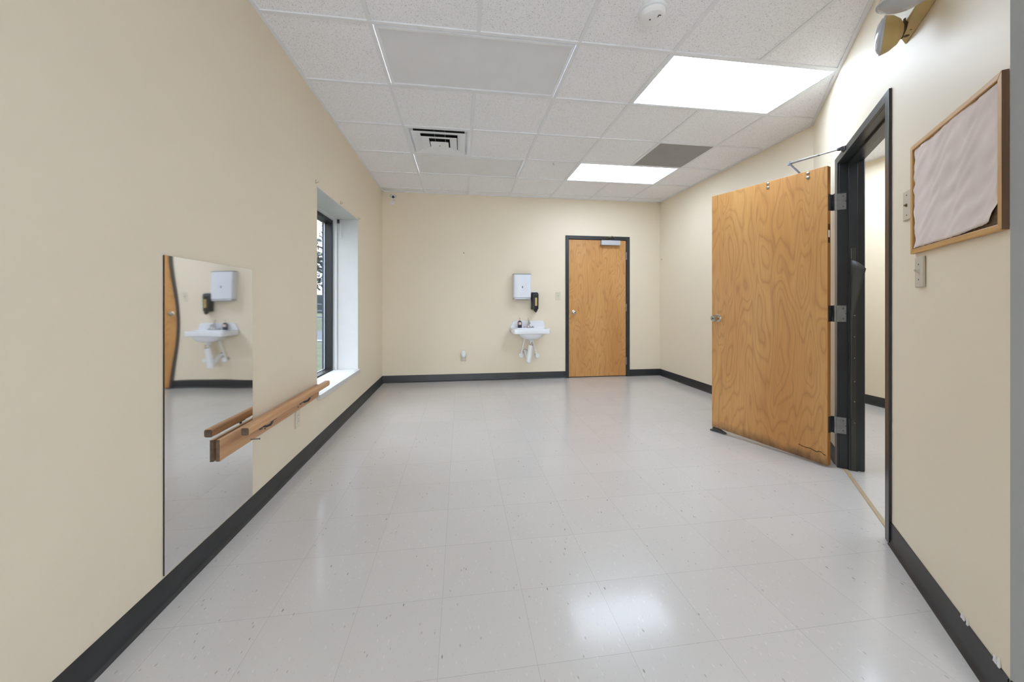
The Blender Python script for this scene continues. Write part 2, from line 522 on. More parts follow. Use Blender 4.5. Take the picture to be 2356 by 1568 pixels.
m = MB(); ring(m, .2915, .268, .0, .001); ring(m, .268, .238, .001, .036); m.build('flange', 'tbar', t, smooth=False)
for nm, o_, i_, zo, zi in (('outer_cone', .246, .172, -.012, .006), ('middle_cone', .166, .098, -.022, -.004)):
    m = MB(); ring(m, o_, i_, zo, zi); m.build(nm, 'tbar', t, smooth=False)
m = MB(); m.loft([[(a * .086, b * .086, -.030) for a, b in ((-1, -1), (1, -1), (1, 1), (-1, 1))], [(a * .07, b * .07, -.020) for a, b in ((-1, -1), (1, -1), (1, 1), (-1, 1))]])
m.build('centre_plate', 'tbar', t, smooth=False)
MB().lathe([(.006, 0), (.005, .003)], (0, 0, -.0305), (0, 0, -1), 10).build('screw', 'steel_dark', t)
m = MB(); m.box((-.29, -.29, .2), (.29, .29, .21))
for a in (-.29, .28): m.box((a, -.29, .06), (a + .01, .29, .2)); m.box((-.29, a, .06), (.29, a + .01, .2))
m.build('duct', 'dark', t)
m = MB()
for a in (-1, 1): m.box((a * .05 - .004, -.2, .06), (a * .05 + .004, .2, .075)); m.box((-.2, a * .05 - .004, .06), (.2, a * .05 + .004, .075))
m.build('bracket', 'steel_dark', t)

# grey return grille tile
x0, y0 = GX + 4 * T, GY + 2 * T
t = thing('return_grille', 'flat dark grey perforated return air tile in the ceiling', 'return grille', (x0 + T / 2, y0 + T / 2, H))
box('panel', (-.288, -.288, .001), (.288, .288, .006), 'return', t)
m = MB()
for a in (-.292, .287): m.box((a, -.292, -.0008), (a + .005, .292, .006)); m.box((-.292, a, -.0008), (.292, a + .005, .006))
m.build('rim', 'tbar', t)

# smoke detector
t = thing('smoke_detector', 'round white smoke detector on the ceiling tiles near the top edge', 'smoke detector', (2.118, 1.872, H + .0062))
MB().lathe([(.074, 0), (.074, -.014), (.070, -.016)], (0, 0, 0), (0, 0, 1), 40).build('base', 'tbar', t)
MB().lathe([(.066, -.0165), (.066, -.03), (.058, -.043), (.045, -.047), (.0, -.048)], (0, 0, 0), (0, 0, 1), 40).build('cover', 'whiteplastic', t)
m = MB()
for q in range(4): m.box((.018 + .0, -.03, -.0488), (.022, -.018, -.047)); m.box((.018, -.034, -.0488), (.032, -.031, -.047))
m.build('test_mark', 'steel_dark', t)
MB().lathe([(.006, -.046), (.004, -.050)], (-.012, .004, 0), (0, 0, 1), 10).build('indicator', 'steel_dark', t)

# ceiling hook
t = thing('ceiling_hook', 'tiny wire hook hanging from the ceiling grid in mid room', 'hook', (2.123, 4.046, H))
MB().tube([(0, 0, -.001), (0, 0, -.015), (.006, 0, -.024), (.012, 0, -.018), (.011, 0, -.010)], .0022, 8).build('wire', 'steel', t)
box('clip', (-.010, -.004, -.003), (.010, .004, -.0012), 'steel', t)

# ================================================================== WINDOW
win = sthing('window_1', 'tall recessed window with dark frame in the left wall', (0, WY0, WZ0), LW, 'window')
ww, wh = WY1 - WY0, WZ1 - WZ0          # local x along the wall, +y outwards, z up
m = MB()
m.box((0, .0, 0), (.006, .245, wh)); m.box((ww - .006, 0, 0), (ww, .245, wh)); m.box((.006, 0, wh - .006), (ww - .006, .245, wh))
m.build('reveal_lining', 'white', win)
m = MB(); m.box((0.002, -.026, -.022), (ww - .002, -.001, .018)); m.box((.007, -.001, .002), (ww - .007, .245, .018))
m.build('window_sill', 'white', win, .003)
m = MB()
m.box((ww - .022, .212, .018), (ww - .006, .25, wh - .006)); m.box((.006, .212, .018), (.022, .25, wh - .006)); m.box((.022, .212, wh - .022), (ww - .022, .25, wh - .006))
m.build('trim_bead', 'trim_grey', win)
m = MB()
for a, b in ((.006, .052), (ww - .052, ww - .006)): m.box((a, .25, .0), (b, .344, wh))
m.box((.052, .25, wh - .056), (ww - .052, .344, wh)); m.box((.052, .25, .0), (ww - .052, .344, .030))
m.build('window_frame', 'anodised', win, .002)
m = MB()
for a, b in ((.052, .060), (ww - .060, ww - .052)): m.box((a, .318, .030), (b, .328, wh - .056))
m.box((.060, .318, wh - .064), (ww - .060, .328, wh - .056)); m.box((.060, .318, .030), (ww - .060, .328, .038))
m.build('glazing_bead', 'silver', win)
box('window_pane', (.054, .329, .032), (ww - .054, .332, wh - .058), 'glass', win)
m = MB()
for a, b in ((.052, .058), (ww - .058, ww - .052)): m.box((a, .333, .030), (b, .3445, wh - .056))
m.box((0, .345, -.03), (ww, .375, .0))
m.build('outer_trim', 'brick', win)

t = thing('blind_cord', 'thin white pull cord with ring hanging in the window recess', 'blind cord', (-.172, WY1 - .03, WZ1 - .008), LW)
box('bracket', (.004, .016, -.040), (.022, .034, -.0005), 'steel_dark', t, .002)
MB().tube([(0.012, .0, -.001), (.012, 0, -.09), (.011, 0, -.178)], .003, 8).build('cord', 'whiteplastic', t)
m = MB(); c0 = Vector((.011, 0, -.188))
ringp = [c0 + Vector((math.cos(a) * .009, 0, math.sin(a) * .009)) for a in [2 * math.pi * i / 16 for i in range(17)]]
m.tube(ringp, .003, 8, cap=False); m.build('pull_ring', 'whiteplastic', t)

for y, z, lb in ((2.983, 2.045, 'small grey-green curtain hook above the near corner of the window'),
                 (3.566, 2.043, 'small grey-green curtain hook above the middle of the window'),
                 (4.168, 2.035, 'small grey-green curtain hook above the far corner of the window')):
    t = thing('curtain_hook', lb, 'hook', (0.0006, y, z), LW, 'curtain hooks above the window')
    box('plate', (-.006, -.004, -.016), (.006, 0, .016), 'almond', t, .001)
    MB().tube([(0, -.003, -.006), (0, -.016, -.008), (0, -.020, -.002), (0, -.020, .006)], .003, 8).build('hook', 'almond', t)

# ================================================================== MIRROR
t = thing('wall_mirror', 'tall frameless wavy wall mirror on the left wall reflecting the sink', 'mirror', (0.0008, 1.5315, .111), LW)
mw, mh, NX, NZ = .585, 1.188, 28, 48


def warp(u, w):
    """slight bow of the sheet, metres towards the room (u along the wall 0..mw, w height 0..mh)"""
    e = math.exp(-((w - .93) / .19) ** 2)
    bump = .0165 * .124 * math.erf(u / .14) * e
    low = .004 * math.exp(-((u - .40) / .13) ** 2) * (w - .70) * math.exp(-((w - .70) / .12) ** 2)
    return bump + low - .004 * u * math.exp(-((w - .95) / .3) ** 2)


mb = MB()
off = .005
base = [[(mw * i / NX, -.0045 - warp(mw * i / NX, mh * j / NZ) * 1., mh * j / NZ) for i in range(NX + 1)] for j in range(NZ + 1)]
mx_in = min(-p[1] for r in base for p in r)
shift = .0045 - mx_in if mx_in < .0035 else 0
G = [[mb.v((p[0], p[1] - shift, p[2])) for p in r] for r in base]
for j in range(NZ):
    for i in range(NX):
        mb.bm.faces.new((G[j][i], G[j][i + 1], G[j + 1][i + 1], G[j + 1][i]))
sheet = mb.build('mirror_sheet', 'mirror', t, angle=80)
MIR_FRONT = max(-(p[1] - shift) for r in base for p in r)
m = MB()
rim = [(i, 0) for i in range(NX)] + [(NX, j) for j in range(NZ)] + [(i, NZ) for i in range(NX, 0, -1)] + [(0, j) for j in range(NZ, 0, -1)]
front = [(base[j][i][0], base[j][i][1] - shift + .0004, base[j][i][2]) for i, j in rim]
back = [(p[0], 0, p[2]) for p in front]
m.loft([front, back], cap=False); m.quad([(0, 0, 0), (mw, 0, 0), (mw, 0, mh), (0, 0, mh)]); m.build('backing', 'black', t, smooth=False)

# ================================================================== HANDRAIL
t = thing('handrail', 'varnished wooden handrail on a mounting board across the mirror and window edge', 'handrail', (0, 1.814, 0), LW)
yb = MIR_FRONT + .0045
m = MB(); m.prism([(0, .414), (1.150, .414), (1.166, .425), (1.171, .445), (1.171, .48), (1.166, .5), (1.150, .511), (0, .511)], 1, -yb, -yb - .015)
brd = m.build('mounting_board', 'railwood', t, .002)
box('board_end', (-.001, -yb - .0148, .4145), (0.0, -yb - .0002, .5105), 'endgrain', t)
rl = MB(); cyr, czr = -.084, .515


def rprof(x, k=1.): return [(x, cyr + q[0] * k, czr + q[1] * k) for q in [(p[0], p[1]) for p in rrect(0, 0, .038, .040, .010, 0, 5)]]


rl.loft([rprof(.084, .9), rprof(.088), rprof(1.155), rprof(1.172, .9), rprof(1.182, .55)])
rl.build('rail', 'railwood', t, angle=50)
rl = MB(); rl.loft([rprof(.0825, .82), rprof(.0839, .88)]); rl.build('rail_end', 'endgrain', t)
for xb in (.34, .84):
    br = MB()
    br.lathe([(.022, 0), (.020, .004), (.012, .006)], (xb, -yb - .0155, .462), (0, -1, 0), 18)
    br.tube([(xb, -yb - .02, .462), (xb, -.055, .458), (xb, -.075, .466), (xb, -.083, .480), (xb, -.084, .491)], [.007, .006, .006, .0055, .006], 12)
    b = br.build('bracket', 'steel_dark', t)
    MB().box((xb - .03, -.093, .4895), (xb + .03, -.075, .4925)).build('saddle', 'steel_dark', b, .001)
for xs, zs in ((.385, .432), (.80, .436), (.90, .440)):
    MB().lathe([(.005, 0), (.004, .002)], (xs, -yb - .0153, zs), (0, -1, 0), 10).build('screw', 'brown', t)
MB().tube([(.245, -yb - .014, .424), (.248, -.065, .424), (.248, -.0655, .424), (.248, -.067, .424)], [.0022, .0022, .005, .005], 8).build('nail', 'steel_dark', t)


# ================================================================== ELECTRICAL
def wall_plate(name, label, cat, loc, rz, w, h, kind, dep=.006, mat='ivory', group=None):
    t = thing(name, label, cat, loc, rz, group)
    box('cover_plate', (-w / 2, -dep, -h / 2), (w / 2, -.0006, h / 2), mat, t, min(.003, dep * .4), 2)
    if kind == 'toggle':
        box('switch_slot', (-.006, -dep - .0012, -.013), (.006, -dep + .001, .013), 'almond', t)
        MB().loft([[(-.0045, -dep, -.006), (.0045, -dep, -.006), (.0045, -dep, .006), (-.0045, -dep, .006)],
                   [(-.0035, -dep - .013, .004), (.0035, -dep - .013, .004), (.0035, -dep - .013, .011), (-.0035, -dep - .013, .011)]]).build('toggle', 'almond', t, .001)
    elif kind == 'key':
        MB().lathe([(.007, 0), (.007, .003), (.004, .004), (.003, .009)], (0, -dep, 0), (0, -1, 0), 16).build('key_lock', 'bronze', t)
    elif kind == 'duplex':
        for dz in (-.020, .020):
            q = [(x, -dep - .0018, z + dz) for x, z, _ in rrect(0, 0, .034, .028, .012, 0)]
            q2 = [(x, -dep + .001, z + dz) for x, z, _ in rrect(0, 0, .034, .028, .012, 0)]
            rc = MB().loft([q2, q]).build('receptacle', 'ivory', t, .0006)
            sl = MB()
            for dx in (-.006, .006): sl.box((dx - .001, -dep - .0022, dz - .001), (dx + .001, -dep - .001, dz + .008))
            sl.build('slots', 'dark', rc)
    for dz in ((-.042, .042) if kind == 'key' else (-.030, .030) if kind == 'toggle' else (0,)):
        MB().lathe([(.003, 0), (.002, .0014)], (0, -dep, dz), (0, -1, 0), 10).build('screw', 'steel_dark', t)
    return t


wall_plate('wall_outlet', 'ivory duplex outlet on the left wall below the handrail', 'outlet', (0, 2.667, .343), LW, .074, .116, 'duplex')
wall_plate('light_switch', 'ivory toggle switch on the far wall between soap dispenser and closed door', 'light switch', (2.541, D, 1.233), 0, .078, .120, 'toggle', group='wall switches')
wall_plate('light_switch', 'almond key switch plate behind the left edge of the bulletin board', 'light switch', S(1.972, 0, 1.535), RZ_S, .080, .125, 'key', mat='almond', group='wall switches')
wall_plate('light_switch', 'raised almond toggle switch under the lower left corner of the bulletin board', 'light switch', S(2.094, 0, 1.244), RZ_S, .072, .120, 'toggle', .009, 'almond', group='wall switches')
wall_plate('wall_outlet', 'outlet low on the far wall with a white plug-in freshener over it', 'outlet', (1.133, D, .343), 0, .078, .118, 'duplex', mat='almond')
t = thing('air_freshener', 'white oval plug-in air freshener on the far wall outlet', 'air freshener', (1.133, D - .009, .395), 0)
m = MB()
el = lambda w, h, y: [(w * math.cos(a), y, h * math.sin(a)) for a in [2 * math.pi * i / 24 for i in range(24)]]
m.loft([el(.026, .044, -.003), el(.034, .052, -.010), el(.034, .052, -.030), el(.030, .046, -.042), el(.018, .030, -.048), el(.004, .006, -.050)]); m.build('shell', 'whiteplastic', t)
m = MB(); m.box((-.012, -.004, -.075), (.012, -.0006, -.03)); m.build('socket_plug', 'almond', t)

# small marks: nails
t = tag(MB().tube([(0, -.0008, 0), (0, -.012, .002), (0, -.0125, .002), (0, -.014, .002)], [.0025, .0025, .007, .006], 10).build('wall_nail', 'brown'),
        'single small nail high on the bare part of the far wall', 'nail'); t.location = (1.137, D, 1.849)
t = tag(MB().tube([(0, -.0008, 0), (0, -.012, .002), (0, -.0125, .002), (0, -.014, .002)], [.0025, .0025, .007, .006], 10).build('wall_nail', 'brown'),
        'single small nail beside the far right room corner', 'nail'); t.location = (W, D - .06, 1.80); t.rotation_euler.z = R(-90)

# ================================================================== SECURITY CAMERA
t = thing('security_camera', 'small white security camera with black lens in the far left ceiling corner', 'security camera', (.135, D, 2.565), 0)
MB().lathe([(.034, .0006), (.034, .012), (.026, .018)], (0, 0, -.022), (0, -1, 0), 24).build('wall_base', 'whiteplastic', t)
MB().tube([(0, -.015, -.022), (.002, -.04, -.016), (.006, -.055, .012), (.014, -.06, .03)], .010, 12).build('arm', 'whiteplastic', t)
ax = Vector((.42, -1, -.35)).normalized(); o0 = Vector((.014, -.055, .047))
bd = MB().lathe([(.020, -.03), (.032, -.022), (.034, .0), (.034, .040), (.031, .042), (.029, .034)], o0, ax, 28).build('housing', 'whiteplastic', t)
MB().lathe([(.029, .0335), (.018, .034)], o0, ax, 28).build('face_ring', 'almond', t)
MB().lathe([(.0185, .0335), (.0185, .039), (.012, .043), (.0, .044)], o0, ax, 24).build('lens', 'black', t)
hd = MB()
a_, b_ = (Vector((0, 0, 1)) - ax * ax.z).normalized(), None; b_ = ax.cross(a_)
loops = []
for d_, r_ in ((-.02, .036), (.056, .036), (.056, .0375), (-.02, .0375)):
    loops.append([o0 + ax * d_ + (a_ * math.cos(q) + b_ * math.sin(q)) * r_ for q in [R(-100 + 200 * i / 20) for i in range(21)]])
hd.loft(loops + [loops[0]], closed=False, cap=False); hd.build('sun_hood', 'almond', t)

# ================================================================== SINK
t = thing('wall_sink', 'white wall-hung porcelain sink with backsplash on the far wall', 'sink', (2.07, D - .0008, 0), 0)
m = MB()
cy = -.19
m.loft([rrect(.01, -.22, .10, .10, .045, .605), rrect(.01, -.22, .22, .18, .07, .622), rrect(.01, -.215, .32, .25, .09, .655), rrect(.005, -.20, .37, .29, .09, .690),
        rrect(0, cy, .47, .35, .05, .693), rrect(0, cy, .515, .376, .03, .698), rrect(0, cy, .524, .380, .03, .706), rrect(0, cy, .524, .380, .03, .758), rrect(0, cy, .518, .374, .028, .765),
        rrect(0, -.242, .42, .232, .07, .766), rrect(0, -.242, .40, .216, .07, .756), rrect(0, -.242, .36, .18, .07, .70), rrect(0, -.242, .22, .10, .05, .655), rrect(0, -.242, .05, .05, .02, .648)])
m.build('basin', 'porcelain', t, angle=50)
m = MB()
bs = [(-.255, .764), (-.247, .790), (-.232, .825), (-.222, .848), (-.208, .860), (-.19, .864), (.215, .864), (.235, .858), (.246, .845), (.256, .81), (.262, .764)]
m.loft([[(x, -.0, z) for x, z in bs], [(x, -.022, z) for x, z in bs], [(x * .99, -.030, .764 + (z - .764) * .96) for x, z in bs]])
m.build('backsplash', 'porcelain', t, angle=40)
f = MB()
f.loft([[(x, y, z) for x, y, z in rrect(.01, -.085, .16, .055, .024, zz)] for zz in (.766, .776)] + [rrect(.01, -.085, .15, .045, .02, .780)])
fa = f.build('faucet', 'chrome', t)
MB().tube([(.01, -.085, .775), (.01, -.085, .81), (.01, -.10, .835), (.01, -.135, .835), (.01, -.165, .815), (.01, -.17, .80)], [.022, .019, .017, .014, .012, .012], 14).build('spout', 'chrome', fa)
MB().tube([(.01, -.082, .832), (.01, -.080, .85), (.008, -.07, .885), (.004, -.06, .908)], [.018, .014, .008, .007], 12).build('lever', 'chrome', fa)
for sx in (-.05, .07):
    MB().lathe([(.016, .776), (.014, .79), (.011, .795)], (sx, -.085, 0), (0, 0, 1), 16).build('tap_cap', 'chrome', fa)
box('overflow', (-.015, -.3555, .750), (.035, -.344, .757), 'dark', t, .002)
MB().lathe([(.03, .605), (.03, .595), (.022, .59), (.022, .56)], (.01, -.22, 0), (0, 0, 1), 20).build('drain_flange', 'porcelain', t)
m = MB(); m.tube([(.012, -.22, .575), (.010, -.22, .545)], .026, 18); m.tube([(.018, -.22, .535), (.018, -.22, .522)], .027, 18)
m.build('slip_nut', 'chrome', t)
m = MB(); m.tube([(.012, -.22, .525), (.002, -.215, .44), (-.012, -.21, .34), (-.020, -.21, .285), (-.021, -.21, .272)], [.030, .033, .036, .034, .022], 20)
m.tube([(-.012, -.18, .31), (-.02, -.11, .36), (-.03, -.05, .41), (-.03, -.002, .415)], .024, 16)
m.build('trap_cover', 'pvc', t)
MB().lathe([(.036, .001), (.034, .006), (.026, .012)], (-.03, 0, .415), (0, -1, 0), 20).build('wall_flange', 'chrome', t)
for sx, hx, zz in ((-.105, -.055, .365), (.130, .055, .355)):
    v = MB(); v.tube([(sx, -.002, zz), (sx, -.05, zz)], .014, 14); v.lathe([(.022, 0), (.020, .004)], (sx, -.001, zz), (0, -1, 0), 16)
    vv = v.build('stop_valve', 'chrome', t)
    q = Vector((sx + .004, -.055, zz - .006))
    MB().lathe([(.022, 0), (.030, .006), (.031, .02), (.026, .028), (.006, .03)], q, (.1, -1, 0), 24).build('valve_cover', 'pvc', vv)
    MB().tube([(sx, -.05, zz + .012), (sx + (hx - sx) * .3, -.07, zz + .08), (sx + (hx - sx) * .8, -.09, zz + .2), (hx, -.1, .625)], .010, 12).build('supply_tube', 'pvc', vv)

t = thing('soap_bottle', 'dark pump soap bottle standing on the left of the sink deck', 'soap bottle', (1.945, D - .085, .7665), 0)
m = MB(); m.loft([rrect(0, 0, .056, .036, .012, 0), rrect(0, 0, .060, .040, .014, .004), rrect(0, 0, .060, .040, .014, .078), rrect(0, 0, .05, .034, .014, .092), rrect(0, 0, .024, .024, .011, .104)])
m.build('bottle', 'purple', t)
box('bottle_label', (-.022, -.0212, .045), (.018, -.0203, .082), 'label', t)
MB().lathe([(.013, .104), (.013, .114), (.005, .116), (.004, .134), (.009, .136), (.009, .144), (.003, .146)], (0, 0, 0), (0, 0, 1), 16).build('pump', 'almond', t)
MB().tube([(0, 0, .141), (.0, -.022, .141), (0, -.026, .136)], .004, 8).build('nozzle', 'almond', t)

# ================================================================== DISPENSERS
t = thing('towel_dispenser', 'white folded-towel dispenser on the far wall above the sink', 'towel dispenser', (1.981, D, 1.178), 0)
m = MB()
pr = [(-.130, -.001), (-.130, -.085), (-.122, -.103), (-.108, -.110), (.108, -.110), (.122, -.103), (.130, -.085), (.130, -.001)]
m.loft([[(x, y, z) for x, y in pr] for z in (.028, .366)]); m.build('cover', 'bluewhite', t, .002)
m = MB(); m.loft([[(x * .985, y * .97, z) for x, y in pr] for z in (.0, .027)]); m.build('tray', 'silver', t, .002)
box('mounting_plate', (-.12, -.0008, .03), (.12, -.0002, .36), 'silver', t)
box('towel_slot', (-.09, -.085, -.003), (.09, -.03, -.0005), 'dark', t)
m = MB(); m.loft([[(x * 1.01, y * 1.01, z) for x, y in pr] for z in (.3665, .372)]); m.build('top_edge', 'steel_dark', t)
MB().loft([[(x, y, z) for x, z, y in rrect(.0, .180, .012, .032, .005, -.1105)], [(x, y, z) for x, z, y in rrect(.0, .180, .010, .030, .004, -.113)]]).build('key_slot', 'steel_dark', t)

t = thing('soap_dispenser', 'glossy black soap dispenser with amber window on the far wall', 'soap dispenser', (2.173, D, 1.0), 0)
m = MB()
sp_ = lambda z, k, dy: [(x, y, z) for x, y, _ in rrect(0, -.05 * dy - .001, .104 * k, .098 * dy, .022 * k, 0)]
m.loft([sp_(.03, .86, .75), sp_(.04, 1, .95), sp_(.25, 1, 1), sp_(.272, .94, .85), sp_(.280, .75, .6)]); m.build('body', 'black', t)
box('top_cover', (-.045, -.08, .2805), (.045, -.004, .287), 'silver', t, .003)
box('window', (-.004, -.1012, .085), (.028, -.0985, .205), 'amber', t, .002)
m = MB(); m.loft([rrect(.01, -.07, .055, .05, .015, .0295), rrect(.01, -.075, .05, .045, .015, .012), rrect(.01, -.078, .03, .03, .01, .0)]); m.build('push_lever', 'black', t)
MB().lathe([(.010, 0), (.008, -.012)], (.012, -.078, -.0005), (0, 0, 1), 14).build('nozzle', 'black', t)


# ================================================================== DOORS
def knob(parent, p, axis, name='knob'):
    kb = MB().lathe([(.033, 0), (.033, .004), (.028, .008), (.013, .012), (.012, .030), (.018, .034), (.027, .042), (.029, .054), (.025, .064), (.014, .068), (.0, .069)], p, axis, 28).build(name, 'nickel', parent)
    q = Vector(p) + Vector(axis).normalized() * .0695
    MB().lathe([(.008, -.001), (.007, .001)], q, axis, 12).build('keyhole', 'steel_dark', kb)
    return kb


d1 = sthing('door_1', 'closed varnished birch door in a charcoal frame on the far wall', (2.655, D, 0), 0, 'door')
m = MB(); ow, iw0, iw1, ot, it = 1.02, .052, .968, 2.145, 2.092
for a, b in ((0, iw0), (iw1, ow)): m.box((a, -.012, 0), (b, .10, ot))
m.box((iw0, -.012, it), (iw1, .10, ot))
m.build('door_frame', 'charcoal', d1, .003)
m = MB(); m.box((iw0, .052, 0), (iw0 + .014, .09, it)); m.box((iw1 - .014, .052, 0), (iw1, .09, it)); m.box((iw0 + .014, .052, it - .014), (iw1 - .014, .09, it))
m.build('door_stop', 'charcoal', d1)
lf = box('door_leaf', (iw0 + .004, .006, .012), (iw1 - .004, .050, it - .004), 'veneer_far', d1, .002)
knob(lf, (iw0 + .074, .006, .987), (0, -1, 0))
for z in (1.796, 1.0, .18):
    hg = MB().tube([(iw1 - .002, -.006, z), (iw1 - .002, -.006, z + .114)], .0085, 12).build('hinge', 'steel', d1)
cl = box('closer_body', (.545, -.062, 2.005), (.845, .0055, 2.078), 'silver', lf, .004)
MB().lathe([(.018, 0), (.018, .012), (.012, .016)], (.69, -.03, 2.079), (0, 0, 1), 16).build('closer_spindle', 'bronze', d1)
MB().tube([(.69, -.03, 2.094), (.66, -.075, 2.118), (.705, -.09, 2.13), (.73, -.06, 2.115), (.77, -.03, 2.112)], .009, 10).build('closer_arm', 'bronze', d1)
m = MB(); m.box((.60, -.024, 2.10), (.64, -.0125, 2.125)); m.box((.65, -.022, 2.10), (.69, -.0125, 2.125)); m.build('closer_shoe', 'bronze', d1, .003)
box('strike_plate', (.044, -.014, .955), (.054, -.0122, 1.02), 'bronze', d1)

# open door in the angled wall: frame (local x = s along the wall towards the camera, -y into the room)
d2 = sthing('door_2', 'open worn birch door swung into the room in a charcoal frame', (P0.x, P0.y, 0), RZ_S, 'door')
j0, j1, k0, k1, ot, it = .797, .862, 1.742, 1.790, 2.122, 2.076
m = MB()
m.box((j0, -.011, 0), (j1, .0, ot)); m.box((k0, -.011, 0), (k1, .0, ot)); m.box((j1, -.011, it), (k0, 0, ot))
m.box((.84, 0, 0), (j1, .128, ot)); m.box((k0, 0, 0), (1.765, .128, ot)); m.box((j1, 0, it), (k0, .128, 2.1))
m.box((j0, .125, 0), (.84, .136, ot)); m.box((1.765, .125, 0), (k1 + .01, .136, ot))
m.build('door_frame', 'charcoal', d2, .0015)
m = MB(); m.box((j1, .046, 0), (j1 + .014, .092, it)); m.box((k0 - .012, .046, 0), (k0, .092, it)); m.box((j1 + .014, .046, it - .014), (k0 - .012, .092, it))
m.build('door_stop', 'charcoal', d2, .001)
box('strike_plate', (k0 - .014, .028, .955), (k0 - .0005, .045, 1.055), 'black', d2)
gs = MB(); gs.box((j1 + .0142, .056, .002), (j1 + .019, .082, 1.49))
gs_o = gs.build('gasket_strip', 'rubber', d2, .001)
gs = MB(); gs.box((j1 + .0195, .0555, 1.415), (j1 + .0205, .058, 1.488)); gs.build('metal_edge', 'steel', gs_o)
for z in (1.04, .897, .756, .60, .465, .323):
    MB().lathe([(.0048, 0), (.003, .003)], (j1 + .019, .074, z), (1, 0, 0), 10).build('screw', 'chrome', gs_o)
# peeled rubber flap curling off the stop
fl = MB(); rows_ = []
for i in range(25):
    q = i / 24; z = .35 + q * 1.06
    w_ = .012 + .075 * max(0, (q - .60) / .40) ** 1.1
    row = []
    for j in range(7):
        e = j / 6
        bend = math.sin(e * math.pi * .5)
        row.append((j1 + .021 + w_ * e * .72 + .006 * math.sin(e * 3.1), .050 + w_ * .75 * e * (.6 + .4 * bend), z - .065 * e * e * max(0, (q - .6) / .4)))
    rows_.append(row)
fl.loft(rows_, closed=False, cap=False)
flo = fl.build('peeling_flap', 'rubber', gs_o, angle=80)
so = flo.modifiers.new('Solidify', 'SOLIDIFY'); so.thickness = .002
# the leaf, turned on its hinge pins
piv = S(.862, .022)
lf = bpy.data.objects.new('door_leaf', None); COL.objects.link(lf); lf.parent = d2
lf.location = (.862, -.022, 0); lf.rotation_euler = (0, 0, R(110.6) - RZ_S)
MB().prism([(.021, .012), (.849, .042), (.849, 2.060), (.021, 2.060)], 1, .012, .055).build('leaf_panel', 'veneer_near', lf, .0015)
box('hinge_edge', (.0202, .0125, .013), (.0212, .0545, 2.059), 'door_edge', lf)
kn = knob(lf, (.795, .0553, .993), (0, 1, 0))
for xb in (.395, .134):
    for zb in (2.012, 2.042):
        MB().lathe([(.012, 0), (.011, .004), (.004, .006)], (xb, .0552, zb), (0, 1, 0), 14).build('through_bolt', 'nickel', lf)
m = MB(); m.box((.0195, .026, 1.625), (.0203, .046, 1.665)); m.box((.0195, .026, 1.535), (.0203, .046, 1.572)); m.build('edge_latch', 'black', lf)
box('edge_label', (.0195, .028, 1.575), (.0203, .045, 1.622), 'whiteplastic', lf)
box('closer_body', (.11, -.05, 1.985), (.40, .0118, 2.052), 'silver', lf, .004)
MB().tube([(.215, -.02, 2.045), (.215, -.02, 2.074)], .014, 14).build('closer_spindle', 'steel_dark', lf)
ab = MB(); pa, pb = Vector((.212, -.018, 2.078)), Vector((.285, -.022, 2.176))
dr = (pb - pa).normalized(); sd = Vector((0, 1, 0)); nn = dr.cross(sd)
ab.loft([[c + sd * a * .013 + nn * b * .004 for a, b in ((-1, -1), (1, -1), (1, 1), (-1, 1))] for c in (pa - dr * .01, pb + dr * .008)])
ab.build('closer_arm', 'steel_dark', lf, .001)
ca, cb = Matrix.Rotation(R(110.6) - RZ_S, 4, 'Z'), Vector((.862, -.022, 0))
el_ = cb + ca @ pb; sh = Vector((1.035, -.020, 2.118))
ro = MB(); mid = el_.lerp(sh, .62)
ro.tube([el_, el_.lerp(sh, .60)], .0075, 10); ro.tube([el_.lerp(sh, .60), el_.lerp(sh, .95)], .0048, 10)
ro.lathe([(.014, -.012), (.014, .012)], el_, (0, 0, 1), 14)
ro.build('closer_rod', 'steel', d2)
m = MB(); m.box((1.005, -.016, 2.10), (1.075, -.0115, 2.121)); m.tube([sh + Vector((-.004, .006, -.014)), sh + Vector((-.004, .0, .012))], .011, 12)
m.lathe([(.017, -.006), (.017, .006)], sh + Vector((-.02, -.006, .004)), (0, 0, 1), 14)
m.build('closer_shoe', 'steel_dark', d2, .001)
ck = MB()                                                     # split in the veneer near the bottom hinge
cp = [(.190, .104), (.165, .098), (.14, .096), (.12, .099), (.10, .092), (.085, .086), (.07, .094), (.055, .095), (.045, .084), (.030, .080)]
for (xa, za), (xb_, zb_) in zip(cp, cp[1:]): ck.loft([[(xa, .0552, za - .0012 - .0014 * (1 - abs(xa - .08) * 5)), (xa, .0556, za + .0028)], [(xb_, .0552, zb_ - .003), (xb_, .0556, zb_ + .0022)]], closed=False, cap=False)
cko = ck.build('veneer_split', 'brown', lf); so = cko.modifiers.new('Solidify', 'SOLIDIFY'); so.thickness = .0006
hb = MB(); hb.prism([(.845, .004), (.845, .038), (.815, .038), (.78, .026), (.735, .010), (.735, .004)], 1, .022, .054); hb.build('hold_open_wedge', 'rubber', lf, .002)
hm = MB(); hm.box((.838, .018, .0015), (.864, .058, .012)); hm.build('wedge_foot', 'rubber', lf)
